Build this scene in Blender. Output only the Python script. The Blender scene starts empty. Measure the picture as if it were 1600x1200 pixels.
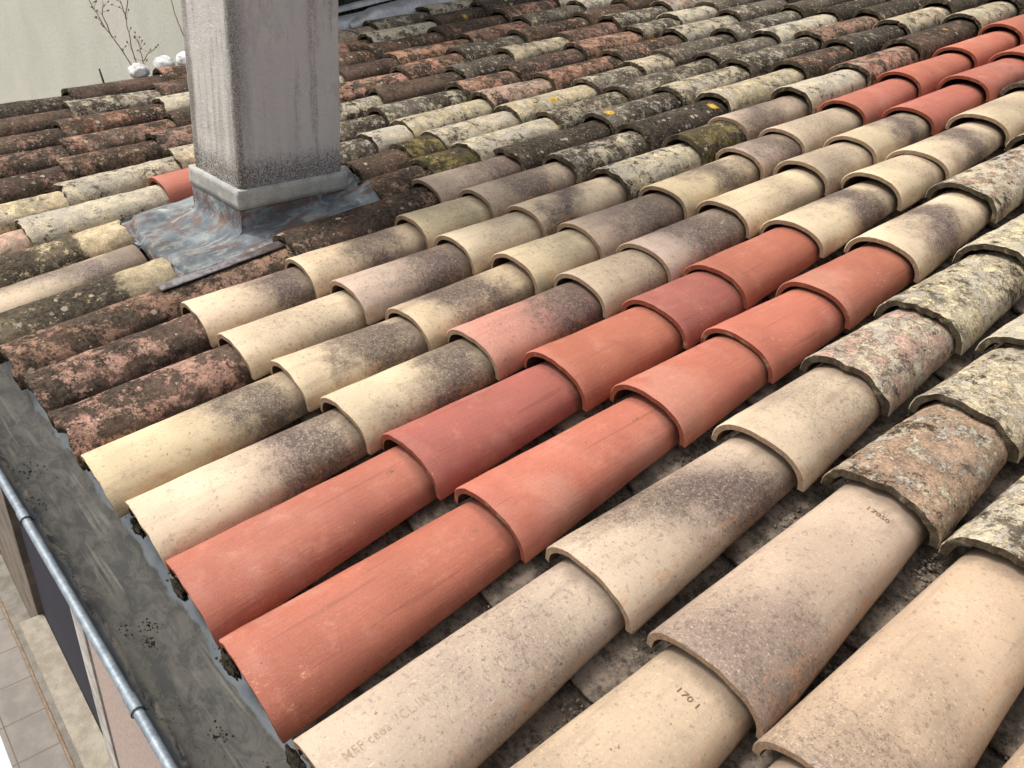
import bpy, bmesh, math, random
from mathutils import Matrix, Vector, noise
random.seed(7)
S = bpy.context.scene
COL = S.collection
# ---------------------------------------------------------------- camera
cd = bpy.data.cameras.new('camera'); cam = bpy.data.objects.new('camera', cd); COL.objects.link(cam)
R_ = Vector((.6518047, .7522476, .0963024)); U_ = Vector((-.4483407, .2797952, .8489436)); F_ = Vector((-.6116709, .5965217, -.5196350))
CP = Vector((.1835273, -.3121172, 1.1259844))
cam.matrix_world = Matrix(((R_.x, U_.x, -F_.x, CP.x), (R_.y, U_.y, -F_.y, CP.y), (R_.z, U_.z, -F_.z, CP.z), (0, 0, 0, 1)))
cd.sensor_width = 36; cd.lens = 28.7735; cd.clip_start = .02; cd.clip_end = 200
S.camera = cam
S.render.resolution_x = 1024; S.render.resolution_y = 768
# ---------------------------------------------------------------- light
SUN_TO = Vector((-.46, -.35, .81)).normalized()
w = bpy.data.worlds.new('World'); S.world = w; w.use_nodes = True
wn = w.node_tree.nodes; wl = w.node_tree.links
bg = wn['Background']; sky = wn.new('ShaderNodeTexSky'); sky.sky_type = 'NISHITA'; sky.sun_disc = False
sky.sun_elevation = math.asin(SUN_TO.z); sky.sun_rotation = math.atan2(SUN_TO.x, SUN_TO.y)
sky.air_density = 1.0; sky.dust_density = 6.0; sky.ozone_density = .6
hs = wn.new('ShaderNodeHueSaturation'); hs.inputs['Saturation'].default_value = .28
wl.new(sky.outputs[0], hs.inputs['Color']); wl.new(hs.outputs[0], bg.inputs[0]); bg.inputs[1].default_value = .15
sd = bpy.data.lights.new('sun', 'SUN'); sd.energy = 2.0; sd.angle = math.radians(12); sd.color = (1, .95, .87)
so = bpy.data.objects.new('sun', sd); COL.objects.link(so); so.rotation_euler = SUN_TO.to_track_quat('Z', 'Y').to_euler()
S.view_settings.view_transform = 'Standard'; S.view_settings.look = 'None'; S.view_settings.gamma = 1
S.view_settings.exposure = .31
S.render.engine = 'CYCLES'
# ---------------------------------------------------------------- helpers
TH = math.radians(10.9); CT, ST = math.cos(TH), math.sin(TH)
ROOF = Matrix(((1, 0, 0, 0), (0, CT, -ST, 0), (0, ST, CT, 0), (0, 0, 0, 1)))
def rp(u, v, h): return ROOF @ Vector((-u, v, h))        # roof coordinates: u along the eave, v up the slope, h above it
def project(P):
    d = P - CP; z = d.dot(F_)
    if z < .02: return None
    return 800 + 1278.8*d.dot(R_)/z, 600 - 1278.8*d.dot(U_)/z, z
def link(name, me, mats, parent=None, mw=None):
    o = bpy.data.objects.new(name, me); COL.objects.link(o)
    for m in (mats if isinstance(mats, (list, tuple)) else [mats]):
        if m.name not in [x.name for x in me.materials]: me.materials.append(m)
    if parent: o.parent = parent
    if mw is not None: o.matrix_world = mw
    return o
def tag(o, label=None, cat=None, group=None, kind=None):
    if label: o['label'] = label
    if cat: o['category'] = cat
    if group: o['group'] = group
    if kind: o['kind'] = kind
    return o
def mesh(name, vs, fs, mi=None, smooth=True):
    me = bpy.data.meshes.new(name); me.from_pydata([tuple(v) for v in vs], [], fs); me.update()
    me.polygons.foreach_set('use_smooth', [smooth if not isinstance(smooth, list) else smooth[i] for i in range(len(fs))])
    if mi: me.polygons.foreach_set('material_index', mi)
    return me
def box_mesh(name, lo, hi, bev=0):
    bm = bmesh.new(); bmesh.ops.create_cube(bm, size=1)
    for v in bm.verts:
        v.co = Vector([lo[i] + (v.co[i]+.5)*(hi[i]-lo[i]) for i in range(3)])
    if bev: bmesh.ops.bevel(bm, geom=bm.edges[:], offset=bev, segments=2, affect='EDGES', profile=.5)
    me = bpy.data.meshes.new(name); bm.to_mesh(me); bm.free(); return me
def tube(vs, fs, pts, radii, n=8, cap=True):
    b = len(vs); prev = None
    for i, p in enumerate(pts):
        t = (pts[min(i+1, len(pts)-1)] - pts[max(i-1, 0)]).normalized()
        a = t.orthogonal() if prev is None else (prev - t*prev.dot(t)); a.normalize(); prev = a
        c = t.cross(a)
        for k in range(n):
            an = 2*math.pi*k/n; vs.append(p + (a*math.cos(an)+c*math.sin(an))*radii[i])
    for i in range(len(pts)-1):
        for k in range(n):
            k2 = (k+1) % n; fs.append((b+i*n+k, b+i*n+k2, b+(i+1)*n+k2, b+(i+1)*n+k))
    if cap:
        fs.append(tuple(b+k for k in range(n))[::-1]); e = b+(len(pts)-1)*n; fs.append(tuple(e+k for k in range(n)))
# ---------------------------------------------------------------- node helper
class NT:
    def __init__(s, name):
        s.m = bpy.data.materials.new(name); s.m.use_nodes = True; s.t = s.m.node_tree
        s.n = s.t.nodes; s.b = s.n['Principled BSDF']; s.tc = s.n.new('ShaderNodeTexCoord')
    def set(s, sock, v):
        if isinstance(v, bpy.types.NodeSocket): s.t.links.new(v, sock)
        elif v is not None:
            if isinstance(v, (tuple, list)) and len(v) == 3 and sock.type == 'RGBA': v = (*v, 1)
            sock.default_value = v
    def math(s, op, a, b=None, c=None, clamp=False):
        n = s.n.new('ShaderNodeMath'); n.operation = op; n.use_clamp = clamp
        s.set(n.inputs[0], a); s.set(n.inputs[1], b); s.set(n.inputs[2], c); return n.outputs[0]
    def vmath(s, op, a, b=None):
        n = s.n.new('ShaderNodeVectorMath'); n.operation = op; s.set(n.inputs[0], a); s.set(n.inputs[1], b); return n.outputs[0]
    def mapv(s, v, sc=(1, 1, 1), loc=(0, 0, 0)):
        n = s.n.new('ShaderNodeMapping'); s.set(n.inputs[0], v); n.inputs['Scale'].default_value = sc; n.inputs['Location'].default_value = loc; return n.outputs[0]
    def noise(s, v, sc, det=6, ro=.6, dist=0, out='Fac'):
        n = s.n.new('ShaderNodeTexNoise'); s.set(n.inputs['Vector'], v); n.inputs['Scale'].default_value = sc
        n.inputs['Detail'].default_value = det; n.inputs['Roughness'].default_value = ro; n.inputs['Distortion'].default_value = dist; return n.outputs[out]
    def voro(s, v, sc, feat='F1', rnd=1, out='Distance'):
        n = s.n.new('ShaderNodeTexVoronoi'); n.feature = feat; s.set(n.inputs['Vector'], v); n.inputs['Scale'].default_value = sc
        n.inputs['Randomness'].default_value = rnd; return n.outputs[out]
    def ss(s, x, a, b, lo=0., hi=1.):
        n = s.n.new('ShaderNodeMapRange'); n.interpolation_type = 'SMOOTHSTEP'
        s.set(n.inputs[0], x); s.set(n.inputs[1], a); s.set(n.inputs[2], b); n.inputs[3].default_value = lo; n.inputs[4].default_value = hi; return n.outputs[0]
    def mix(s, f, a, b, mode='MIX'):
        n = s.n.new('ShaderNodeMix'); n.data_type = 'RGBA'; n.blend_type = mode
        s.set(n.inputs[0], f); s.set(n.inputs[6], a); s.set(n.inputs[7], b); return n.outputs[2]
    def attr(s, name):
        n = s.n.new('ShaderNodeAttribute'); n.attribute_type = 'OBJECT'; n.attribute_name = name; return n.outputs['Fac']
    def sep(s, v):
        n = s.n.new('ShaderNodeSeparateXYZ'); s.set(n.inputs[0], v); return n.outputs
    def info(s):
        n = s.n.new('ShaderNodeObjectInfo'); return n.outputs
    def scaled(s, col, f):
        return s.vmath('MULTIPLY', col, s.comb(f, f, f))
    def comb(s, a, b, c):
        n = s.n.new('ShaderNodeCombineXYZ'); s.set(n.inputs[0], a); s.set(n.inputs[1], b); s.set(n.inputs[2], c); return n.outputs[0]
    def bump(s, h, st, dist=.01):
        n = s.n.new('ShaderNodeBump'); n.inputs['Strength'].default_value = st; n.inputs['Distance'].default_value = dist; s.set(n.inputs['Height'], h)
        s.t.links.new(n.outputs[0], s.b.inputs['Normal'])
    def out(s, col, rough=.8, spec=.3, metal=0):
        s.set(s.b.inputs['Base Color'], col); s.set(s.b.inputs['Roughness'], rough); s.b.inputs['Specular IOR Level'].default_value = spec; s.b.inputs['Metallic'].default_value = metal
        return s.m
def obj_coords(m):
    i = m.info(); r = m.math('MULTIPLY', i['Random'], 53.)
    v = m.vmath('ADD', m.tc.outputs['Object'], m.comb(r, m.math('MULTIPLY', r, .37), 0.)); return v, i
# --- weathered clay tile: base colour from the object, crusts of black, pale and orange lichen, moss
def mat_old():
    m = NT('weathered_clay'); v, i = obj_coords(m); col = i['Color']
    n1 = m.noise(v, 26, 8, .7); c = m.scaled(col, m.ss(n1, .25, .75, .55, 1.45))
    n2 = m.noise(v, 7, 4, .6); c = m.mix(m.ss(n2, .45, .62, 0, .55), c, m.mix(.5, c, (.33, .27, .20)))
    fine = m.noise(v, 230, 3, .8)
    c = m.scaled(c, m.ss(fine, .25, .75, .62, 1.35))
    dark = m.attr('dark'); pale = m.attr('pale'); moss = m.attr('moss')
    # pale crust: ragged large patches and small rounded thalli
    np_ = m.noise(v, 19, 12, .82, .12); tp = m.math('SUBTRACT', .645, m.math('MULTIPLY', pale, .27))
    mp = m.ss(np_, tp, m.math('ADD', tp, .03))
    vd = m.vmath('ADD', v, m.scaled(m.noise(v, 60, 3, .6, out='Color'), .012))
    vo = m.voro(vd, 38); vc = m.sep(m.voro(vd, 38, out='Color'))
    th = m.math('MULTIPLY', m.ss(vo, .34, .26), m.ss(vc[0], m.math('SUBTRACT', 1., m.math('MULTIPLY', pale, .5)), 1.))
    vo2 = m.voro(vd, 110); vc2 = m.sep(m.voro(vd, 110, out='Color'))
    th2 = m.math('MULTIPLY', m.ss(vo2, .36, .26), m.ss(vc2[0], m.math('SUBTRACT', 1., m.math('MULTIPLY', pale, .42)), 1.))
    pc = m.mix(m.ss(vc[1], .3, .7), (.45, .40, .31), (.58, .50, .355)); pc = m.mix(m.ss(m.noise(v, 9, 2), .5, .6), pc, (.43, .385, .32))
    # dark crust
    nd = m.noise(v, 14, 13, .84, .1); td = m.math('SUBTRACT', .635, m.math('MULTIPLY', dark, .28))
    md = m.ss(nd, td, m.math('ADD', td, .035))
    nd2 = m.noise(v, 75, 8, .8); td2 = m.math('SUBTRACT', .70, m.math('MULTIPLY', dark, .30)); md2 = m.ss(nd2, td2, m.math('ADD', td2, .05))
    dc = m.mix(m.ss(m.noise(v, 90, 4, .7), .38, .62), (.018, .015, .012), (.080, .063, .046))
    oy = m.sep(m.tc.outputs['Object'])[1]; cl = m.ss(m.math('ADD', oy, m.math('MULTIPLY', m.math('SUBTRACT', m.noise(v, 25, 4, .7), .5), .12)), m.attr('clean'), m.math('ADD', m.attr('clean'), .03), 1., .12)
    md = m.math('MULTIPLY', md, cl); md2 = m.math('MULTIPLY', md2, cl); mp = m.math('MULTIPLY', mp, cl); th = m.math('MULTIPLY', th, cl); th2 = m.math('MULTIPLY', th2, cl)
    c = m.mix(m.math('MULTIPLY', mp, .88), c, m.scaled(pc, m.ss(fine, .25, .7, .65, 1.2)))
    c = m.mix(m.math('MULTIPLY', m.math('MAXIMUM', md, md2), m.ss(m.noise(v, 6, 3), .35, .6, .75, .97)), c, dc)
    c = m.mix(m.math('MAXIMUM', m.math('MULTIPLY', th, .8), th2), c, pc)
    # olive moss
    nm = m.noise(v, 20, 9, .7); tm = m.math('SUBTRACT', .74, m.math('MULTIPLY', moss, .4)); mm = m.ss(nm, tm, m.math('ADD', tm, .08))
    c = m.mix(m.math('MULTIPLY', mm, .8), c, m.mix(m.ss(fine, .4, .6), (.07, .065, .015), (.16, .14, .04)))
    # orange lichen spots
    vs_ = m.voro(vd, 9); vsc = m.sep(m.voro(vd, 9, out='Color')); ns = m.noise(v, 50, 4, .7)
    sp = m.math('MULTIPLY', m.ss(m.math('ADD', vs_, m.math('MULTIPLY', ns, .3)), .36, .28), m.math('GREATER_THAN', vsc[0], .965))
    c = m.mix(sp, c, m.mix(m.ss(ns, .45, .55), (.55, .24, .02), (.60, .50, .10)))
    h = m.math('ADD', m.math('MULTIPLY', m.noise(v, 120, 6, .75), 1.), m.math('ADD', m.math('MULTIPLY', m.math('MAXIMUM', md, mp), .5), m.math('MULTIPLY', m.math('MAXIMUM', th, th2), .35)))
    m.bump(h, .9, .0038)
    return m.out(c, .93, .12)
# --- cream tile with kiln smoke clouds
def mat_cream():
    m = NT('flamed_cream_clay'); v, i = obj_coords(m); col = i['Color']; o = m.sep(m.tc.outputs['Object'])
    big = m.noise(v, 5, 3, .5); c = m.scaled(col, m.ss(big, .3, .7, .86, 1.12))
    c = m.mix(m.ss(m.noise(v, 11, 3, .6), .52, .75, 0, .45), c, m.scaled(col, .78))
    sm = m.attr('smoke'); sp = m.attr('smokepos'); sw = m.attr('smokewid')
    wob = m.math('MULTIPLY', m.math('SUBTRACT', m.noise(v, 9, 4, .6), .5), .34)
    d = m.math('DIVIDE', m.math('SUBTRACT', m.math('ADD', m.math('ADD', o[1], wob), m.math('MULTIPLY', o[0], m.attr('slant'))), sp), sw)
    g = m.math('POWER', 2.718, m.math('MULTIPLY', m.math('MULTIPLY', d, d), -1.))
    g = m.math('MULTIPLY', g, sm, clamp=True)
    pep = m.noise(v, 210, 3, .7)
    gp = m.math('MULTIPLY', g, m.ss(pep, .3, .62, .76, 1.1), clamp=True)
    sc = m.mix(m.ss(big, .4, .6), (.15, .105, .09), (.18, .135, .10))
    c = m.mix(gp, c, sc)
    # pepper flecks
    pk = m.math('ADD', .66, m.math('MULTIPLY', g, -.14)); pk2 = m.noise(v, 330, 2, .5)
    c = m.mix(m.math('MULTIPLY', m.ss(pk2, pk, m.math('ADD', pk, .05)), .6), c, m.scaled(c, .35))
    c = m.mix(m.math('MULTIPLY', m.ss(pep, .56, .7), .35), c, m.scaled(c, .62))
    c = m.mix(m.math('MULTIPLY', m.ss(pep, .42, .3), .4), c, (.72, .58, .38))
    mot = m.noise(v, 95, 4, .65); mg = m.math('ADD', .60, m.math('MULTIPLY', g, -.12))
    c = m.mix(m.math('MULTIPLY', m.ss(mot, mg, m.math('ADD', mg, .05)), .5), c, m.scaled(c, .45))
    for vsc, thr, rad in ((48, .80, .13), (85, .86, .2)):
        vv = m.vmath('ADD', v, m.scaled(m.noise(v, 150, 2, .6, out='Color'), .006))
        vo = m.voro(vv, vsc); vc = m.sep(m.voro(vv, vsc, out='Color'))
        c = m.mix(m.math('MULTIPLY', m.math('MULTIPLY', m.ss(vo, m.math('MULTIPLY', vc[1], rad), m.math('MULTIPLY', vc[1], rad*.6)), m.math('GREATER_THAN', vc[0], thr)), .75), c, (.09, .06, .045))
    run = m.noise(m.mapv(v, (1, .12, 1)), 34, 5, .65); c = m.mix(m.ss(run, .52, .70, 0, .30), c, m.scaled(c, .45))
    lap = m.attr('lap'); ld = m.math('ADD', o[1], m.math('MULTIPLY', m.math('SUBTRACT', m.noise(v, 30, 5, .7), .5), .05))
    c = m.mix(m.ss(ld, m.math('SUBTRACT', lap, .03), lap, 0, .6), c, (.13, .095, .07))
    grime = m.noise(v, 16, 8, .75); c = m.mix(m.ss(grime, .55, .68, 0, .35), c, (.26, .195, .14))
    # rubbed orange along the near flank
    fl = m.math('MULTIPLY', m.ss(o[0], .055, .085), m.ss(m.noise(m.mapv(v, (3, .8, 1)), 30, 5, .8), .5, .66))
    c = m.mix(m.math('MULTIPLY', fl, .55), c, (.50, .24, .11))
    # scuffs
    scf = m.math('MULTIPLY', m.ss(m.noise(m.mapv(v, (1, .18, 1)), 150, 4, .7), .64, .68), m.ss(m.noise(v, 12, 2), .60, .68))
    c = m.mix(m.math('MULTIPLY', scf, .5), c, (.72, .68, .6))
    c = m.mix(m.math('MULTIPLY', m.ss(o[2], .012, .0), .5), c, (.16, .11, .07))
    h = m.math('ADD', m.math('MULTIPLY', pep, .6), m.math('MULTIPLY', pk2, .4)); m.bump(h, .35, .0016)
    return m.out(c, m.ss(g, 0, 1, .68, .55), .3)
# --- new terracotta
def mat_red():
    m = NT('new_terracotta'); v, i = obj_coords(m); col = i['Color']; o = m.sep(m.tc.outputs['Object'])
    c = m.scaled(col, m.ss(m.noise(v, 6, 3), .3, .7, .9, 1.1))
    st = m.noise(m.mapv(v, (1, .018, 1)), 260, 3, .6); c = m.scaled(c, m.ss(st, .3, .7, .95, 1.04))
    st2 = m.noise(m.mapv(v, (1, .006, 1)), 85, 1, .5); c = m.scaled(c, m.ss(st2, .68, .72, 1., .82))
    c = m.mix(m.ss(m.noise(v, 4, 2), .5, .7, 0, .55), c, m.mix(.5, c, (.30, .10, .07)))
    pink = m.ss(m.noise(v, 14, 8, .8), .54, .66, 0, .22); c = m.mix(pink, c, (.62, .28, .19))
    fl = m.math('MULTIPLY', m.ss(o[0], .045, .075), m.ss(m.noise(m.mapv(v, (2, 1, 1)), 60, 6, .85), .60, .67))
    fl = m.math('MULTIPLY', fl, m.ss(m.noise(v, 9, 2), .48, .6)); c = m.mix(m.math('MULTIPLY', fl, .7), c, (.62, .33, .16))
    vo = m.voro(v, 34); vc = m.sep(m.voro(v, 34, out='Color'))
    c = m.mix(m.math('MULTIPLY', m.math('MULTIPLY', m.ss(vo, .06, .035), m.math('GREATER_THAN', vc[0], .72)), .85), c, (.06, .02, .015))
    c = m.mix(m.ss(m.noise(v, 5, 6, .7), .50, .70, 0, .22), c, (.62, .40, .30))
    dust = m.ss(m.noise(v, 300, 2, .6), .66, .72, 0, .25); c = m.mix(dust, c, (.66, .40, .28))
    cl = m.ss(m.math('ADD', m.noise(v, 8, 3, .6), m.math('MULTIPLY', o[0], .9)), .60, .70)
    c = m.mix(m.math('MULTIPLY', m.math('MULTIPLY', m.ss(m.noise(m.mapv(v, (1, .4, 1), (3, 1, 0)), 190, 5, .8), .58, .64), cl), .75), c, (.60, .33, .19))
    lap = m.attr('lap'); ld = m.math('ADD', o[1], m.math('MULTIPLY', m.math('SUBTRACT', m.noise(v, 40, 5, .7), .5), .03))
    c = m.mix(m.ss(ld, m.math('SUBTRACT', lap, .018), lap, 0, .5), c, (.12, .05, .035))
    gr = m.noise(v, 18, 8, .78); c = m.mix(m.ss(gr, .55, .70, 0, .2), c, m.scaled(c, .55)); gn = m.noise(v, 420, 2, .6); c = m.scaled(c, m.ss(gn, .3, .7, .90, 1.08))
    h = m.math('ADD', m.math('MULTIPLY', st, 1.), m.math('MULTIPLY', m.noise(v, 200, 3), .8)); m.bump(h, .4, .0016)
    return m.out(c, m.ss(m.noise(v, 20, 5, .7), .4, .6, .55, .72), .3)
def mat_edge(name, col, dk=.5):
    m = NT(name); v, i = obj_coords(m)
    n = m.noise(v, 160, 5, .75); c = m.mix(m.ss(n, .4, .62, 0, dk), col, m.mix(.8, col, (.02, .015, .01)))
    c = m.mix(m.ss(m.noise(v, 40, 3), .56, .68, 0, .5), c, (.30, .24, .15)); m.bump(n, .6, .002)
    return m.out(c, .92, .15)
def mat_simple(name, a, b, sc=20, rough=.85, bs=.4, bd=.003, metal=0, spec=.3, det=7, lo=.35, hi=.65, fine=200):
    m = NT(name); v = m.tc.outputs['Object']; n = m.noise(v, sc, det, .68); f = m.noise(v, fine, 3, .6)
    c = m.mix(m.ss(n, lo, hi), a, b); c = m.scaled(c, m.ss(f, .3, .7, .85, 1.15)); m.bump(m.math('ADD', n, m.math('MULTIPLY', f, .4)), bs, bd)
    return m.out(c, rough, spec, metal)
M_OLD, M_CREAM, M_RED = mat_old(), mat_cream(), mat_red()
E_RED = mat_edge('shaded_red_clay_edge', (.22, .062, .035), .35)  # red lip ends: clay colour darkened to carry their shade
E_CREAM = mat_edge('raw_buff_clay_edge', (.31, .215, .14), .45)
E_OLD = mat_edge('mossy_tile_edge', (.085, .068, .045), .75)
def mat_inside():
    m = NT('dark_clay_underside'); v, i = obj_coords(m); n = m.noise(v, 40, 6, .7)  # inner faces of the tiles in a darker mottled brown
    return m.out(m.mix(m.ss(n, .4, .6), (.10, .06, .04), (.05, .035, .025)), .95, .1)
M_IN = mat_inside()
def mat_pan():
    m = NT('grimy_channel_clay'); v, i = obj_coords(m)
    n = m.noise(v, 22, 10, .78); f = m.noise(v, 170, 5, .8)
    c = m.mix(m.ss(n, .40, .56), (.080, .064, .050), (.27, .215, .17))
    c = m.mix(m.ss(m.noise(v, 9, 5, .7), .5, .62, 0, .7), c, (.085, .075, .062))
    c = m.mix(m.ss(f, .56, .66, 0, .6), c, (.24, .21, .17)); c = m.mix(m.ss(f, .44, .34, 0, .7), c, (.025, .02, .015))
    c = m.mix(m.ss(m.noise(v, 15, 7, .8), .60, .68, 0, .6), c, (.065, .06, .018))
    m.bump(m.math('ADD', n, f), .9, .006); return m.out(c, .96, .1)
M_PAN = mat_pan()
# ---------------------------------------------------------------- tile meshes
def arch_pt(ph, a, b):
    cx, sx = math.cos(ph), math.sin(ph)
    return (math.copysign(abs(cx)**.93, cx)*a, (max(sx, 0)**.80)*b)
def tile_mesh(L, a0, a1, b0, b1, th, na=26, nl=8, rough=0., chip=0., seed=0, z0=0., bow=0., top_edge=True):
    """an arched canal tile, y up the slope from its lower lip, wide and high at y = 0"""
    sv = Vector((seed*3.17 % 91, seed*1.73 % 77, seed*.91 % 53)); vs, fs, mi, sm = [], [], [], []
    def ring(y, t, off, inner):
        a = a0+(a1-a0)*t - off - (th if inner else 0); b = b0+(b1-b0)*t - off - (th if inner else 0); lift = z0*(1-t) + bow*math.sin(math.pi*t)
        r = []
        for k in range(na+1):
            ph = math.pi*(1-k/na); x, z = arch_pt(ph, a, b)
            p = Vector((x, y, z+lift))
            if t < .03 and chip: p.y += chip*(noise.noise(Vector((x*38, seed, 0)) + sv) + .3*noise.noise(Vector((x*75, seed, 3)) + sv))
            if t < .03 and chip > .005: p.y += max(0, noise.noise(Vector((x*26, seed, 7)) + sv)-.30)*.03
            if t > .97 and chip: p.y += chip*1.2*noise.noise(Vector((x*30, seed, 9)) + sv)
            if rough:
                d = noise.noise(p*16+sv)*rough + noise.noise(p*55+sv)*rough*.35 + (max(0, noise.noise(p*85+sv)+.1)*rough*.7 if rough > .002 else 0)
                nrm = Vector((x/a if a else 0, 0, z/b if b else 1)).normalized(); p += nrm*d
            r.append(len(vs)); vs.append(p)
        return r
    ys = [(0, 0, .0022), (.0022/L, .0022, 0)]+[(i/nl, i/nl*L, 0) for i in range(1, nl)]+[(1-.002/L, L-.002, 0), (1, L, .002)]
    outer = [ring(y, t, off, False) for t, y, off in ys]
    def strip(r0, r1, m, s, flip=False):
        for k in range(len(r0)-1):
            q = (r0[k], r0[k+1], r1[k+1], r1[k]); fs.append(q[::-1] if flip else q); mi.append(m); sm.append(s)
    for i in range(len(outer)-1): strip(outer[i], outer[i+1], 0, True)
    inner = [ring(y, t, 0, True) for t, y in [(0, 0), (.5, L/2), (1, L)]]
    for i in range(len(inner)-1): strip(inner[i], inner[i+1], 2, True, True)
    def dupr(r):
        o = []
        for k in r: o.append(len(vs)); vs.append(vs[k].copy())
        return o
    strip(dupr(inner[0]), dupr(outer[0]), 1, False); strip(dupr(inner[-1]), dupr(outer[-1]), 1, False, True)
    for k in (0, -1):
        o1 = [r[k] for r in outer]; i1 = [r[k] for r in inner]
        f = tuple(o1 + i1[::-1]); 
        d = []
        for q in f: d.append(len(vs)); vs.append(vs[q].copy())
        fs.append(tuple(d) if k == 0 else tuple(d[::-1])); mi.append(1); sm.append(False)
    return mesh('roof_tile', vs, fs, mi, sm)
def pan_mesh(L, w, d, th, seed, na=14, nl=5):
    sv = Vector((seed*2.1 % 91, seed*1.3 % 77, 0)); vs, fs = [], []
    g = {}
    for side in (0, 1):
        for i in range(nl+1):
            for k in range(na+1):
                t = i/nl; x = (k/na*2-1)*w*(.86+.14*t); z = d*((k/na*2-1)**2) - th*side + .014*(1-t)
                p = Vector((x, t*L, z)); p += Vector((0, noise.noise(p*40+sv)*.004 if i == 0 else 0, noise.noise(p*22+sv)*.0035*(1-side)))
                g[side, i, k] = len(vs); vs.append(p)
    for i in range(nl):
        for k in range(na):
            fs.append((g[0, i, k], g[0, i, k+1], g[0, i+1, k+1], g[0, i+1, k])); fs.append((g[1, i, k], g[1, i+1, k], g[1, i+1, k+1], g[1, i, k+1]))
    for k in range(na):
        fs.append((g[1, 0, k], g[1, 0, k+1], g[0, 0, k+1], g[0, 0, k])); fs.append((g[0, nl, k], g[0, nl, k+1], g[1, nl, k+1], g[1, nl, k]))
    for i in range(nl):
        fs.append((g[0, i, 0], g[0, i+1, 0], g[1, i+1, 0], g[1, i, 0])); fs.append((g[0, i+1, na], g[0, i, na], g[1, i, na], g[1, i+1, na]))
    return mesh('channel_tile', vs, fs)
# kinds: material, edge, colour, dark, pale, moss, noun phrase
KINDS = {
 'R':  (0, (.385, .128, .084), 0, 0, 0, 'new terracotta red cover tile'),
 'RD': (0, (.32, .104, .076), 0, 0, 0, 'new dull purplish red cover tile'),
 'RO': (0, (.41, .136, .086), 0, 0, 0, 'new orange red cover tile'),
 'C':  (1, (.58, .465, .31), .35, 0, 0, 'cream cover tile'),
 'CS': (1, (.585, .46, .305), 1.0, 0, 0, 'cream cover tile with a sooty grey cloud'),
 'CM': (1, (.50, .385, .295), .95, 0, 0, 'mauve grey smoky cover tile'),
 'CW': (1, (.51, .41, .295), .45, 0, 0, 'pale buff cover tile with faint grey shading'),
 'CP': (1, (.47, .215, .165), 1.0, 0, 0, 'pink cover tile with a dark smoke patch'),
 'T':  (1, (.45, .335, .24), .6, 0, 0, 'smooth tan cover tile'),
 'G':  (2, (.30, .25, .18), .62, .66, .1, 'grey lichened cover tile'),
 'D':  (2, (.14, .11, .08), .80, .42, .05, 'blackened cover tile with pale specks'),
 'Y':  (2, (.50, .41, .265), .36, .62, .2, 'yellowish mossy cover tile'),
 'W':  (2, (.50, .44, .33), .38, .85, .05, 'pale lichen crusted cover tile'),
 'O':  (2, (.38, .21, .14), .56, .36, .05, 'weathered orange cover tile'),
 'P':  (2, (.44, .295, .215), .34, .6, .05, 'pinkish weathered cover tile'),
 'B':  (2, (.27, .165, .12), .68, .16, .0, 'dark brown crusted cover tile'),
 'BP': (2, (.33, .20, .15), .70, .10, .0, 'brown and pink stained cover tile'),
 'V':  (2, (.20, .155, .06), .50, .3, .48, 'olive green mossy cover tile'),
}
ORD = ['first','second','third','fourth','fifth','sixth','seventh','eighth','ninth','tenth','eleventh','twelfth','thirteenth','fourteenth','fifteenth','sixteenth','seventeenth']
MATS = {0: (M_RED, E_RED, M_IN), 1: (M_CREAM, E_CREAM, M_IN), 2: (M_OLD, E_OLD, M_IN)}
def set_kind(o, kd, L, rnd):
    mt, col, a, b, c, _ = KINDS[kd]
    j = rnd.uniform(.93, 1.07) if mt < 2 else rnd.uniform(.8, 1.25)
    o.color = (col[0]*j, col[1]*j*rnd.uniform(.97, 1.03), col[2]*j*rnd.uniform(.94, 1.06), 1)
    if mt < 2: o['lap'] = L-.07
    if mt == 1: o['smoke'] = float(a); o['slant'] = rnd.uniform(-1.3, 1.0); o['smokepos'] = L*rnd.uniform(.36, .74); o['smokewid'] = rnd.uniform(.085, .125) if kd != 'CM' else .15
    if kd == 'CW': o['smokewid'] = .14
    if kd == 'T': o['smokepos'] = L*rnd.uniform(-.05, .25); o['smokewid'] = .17
    if mt == 2: o['clean'] = L+1.; o['dark'] = a*rnd.uniform(.8, 1.15); o['pale'] = b*rnd.uniform(.75, 1.2); o['moss'] = float(c)
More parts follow.
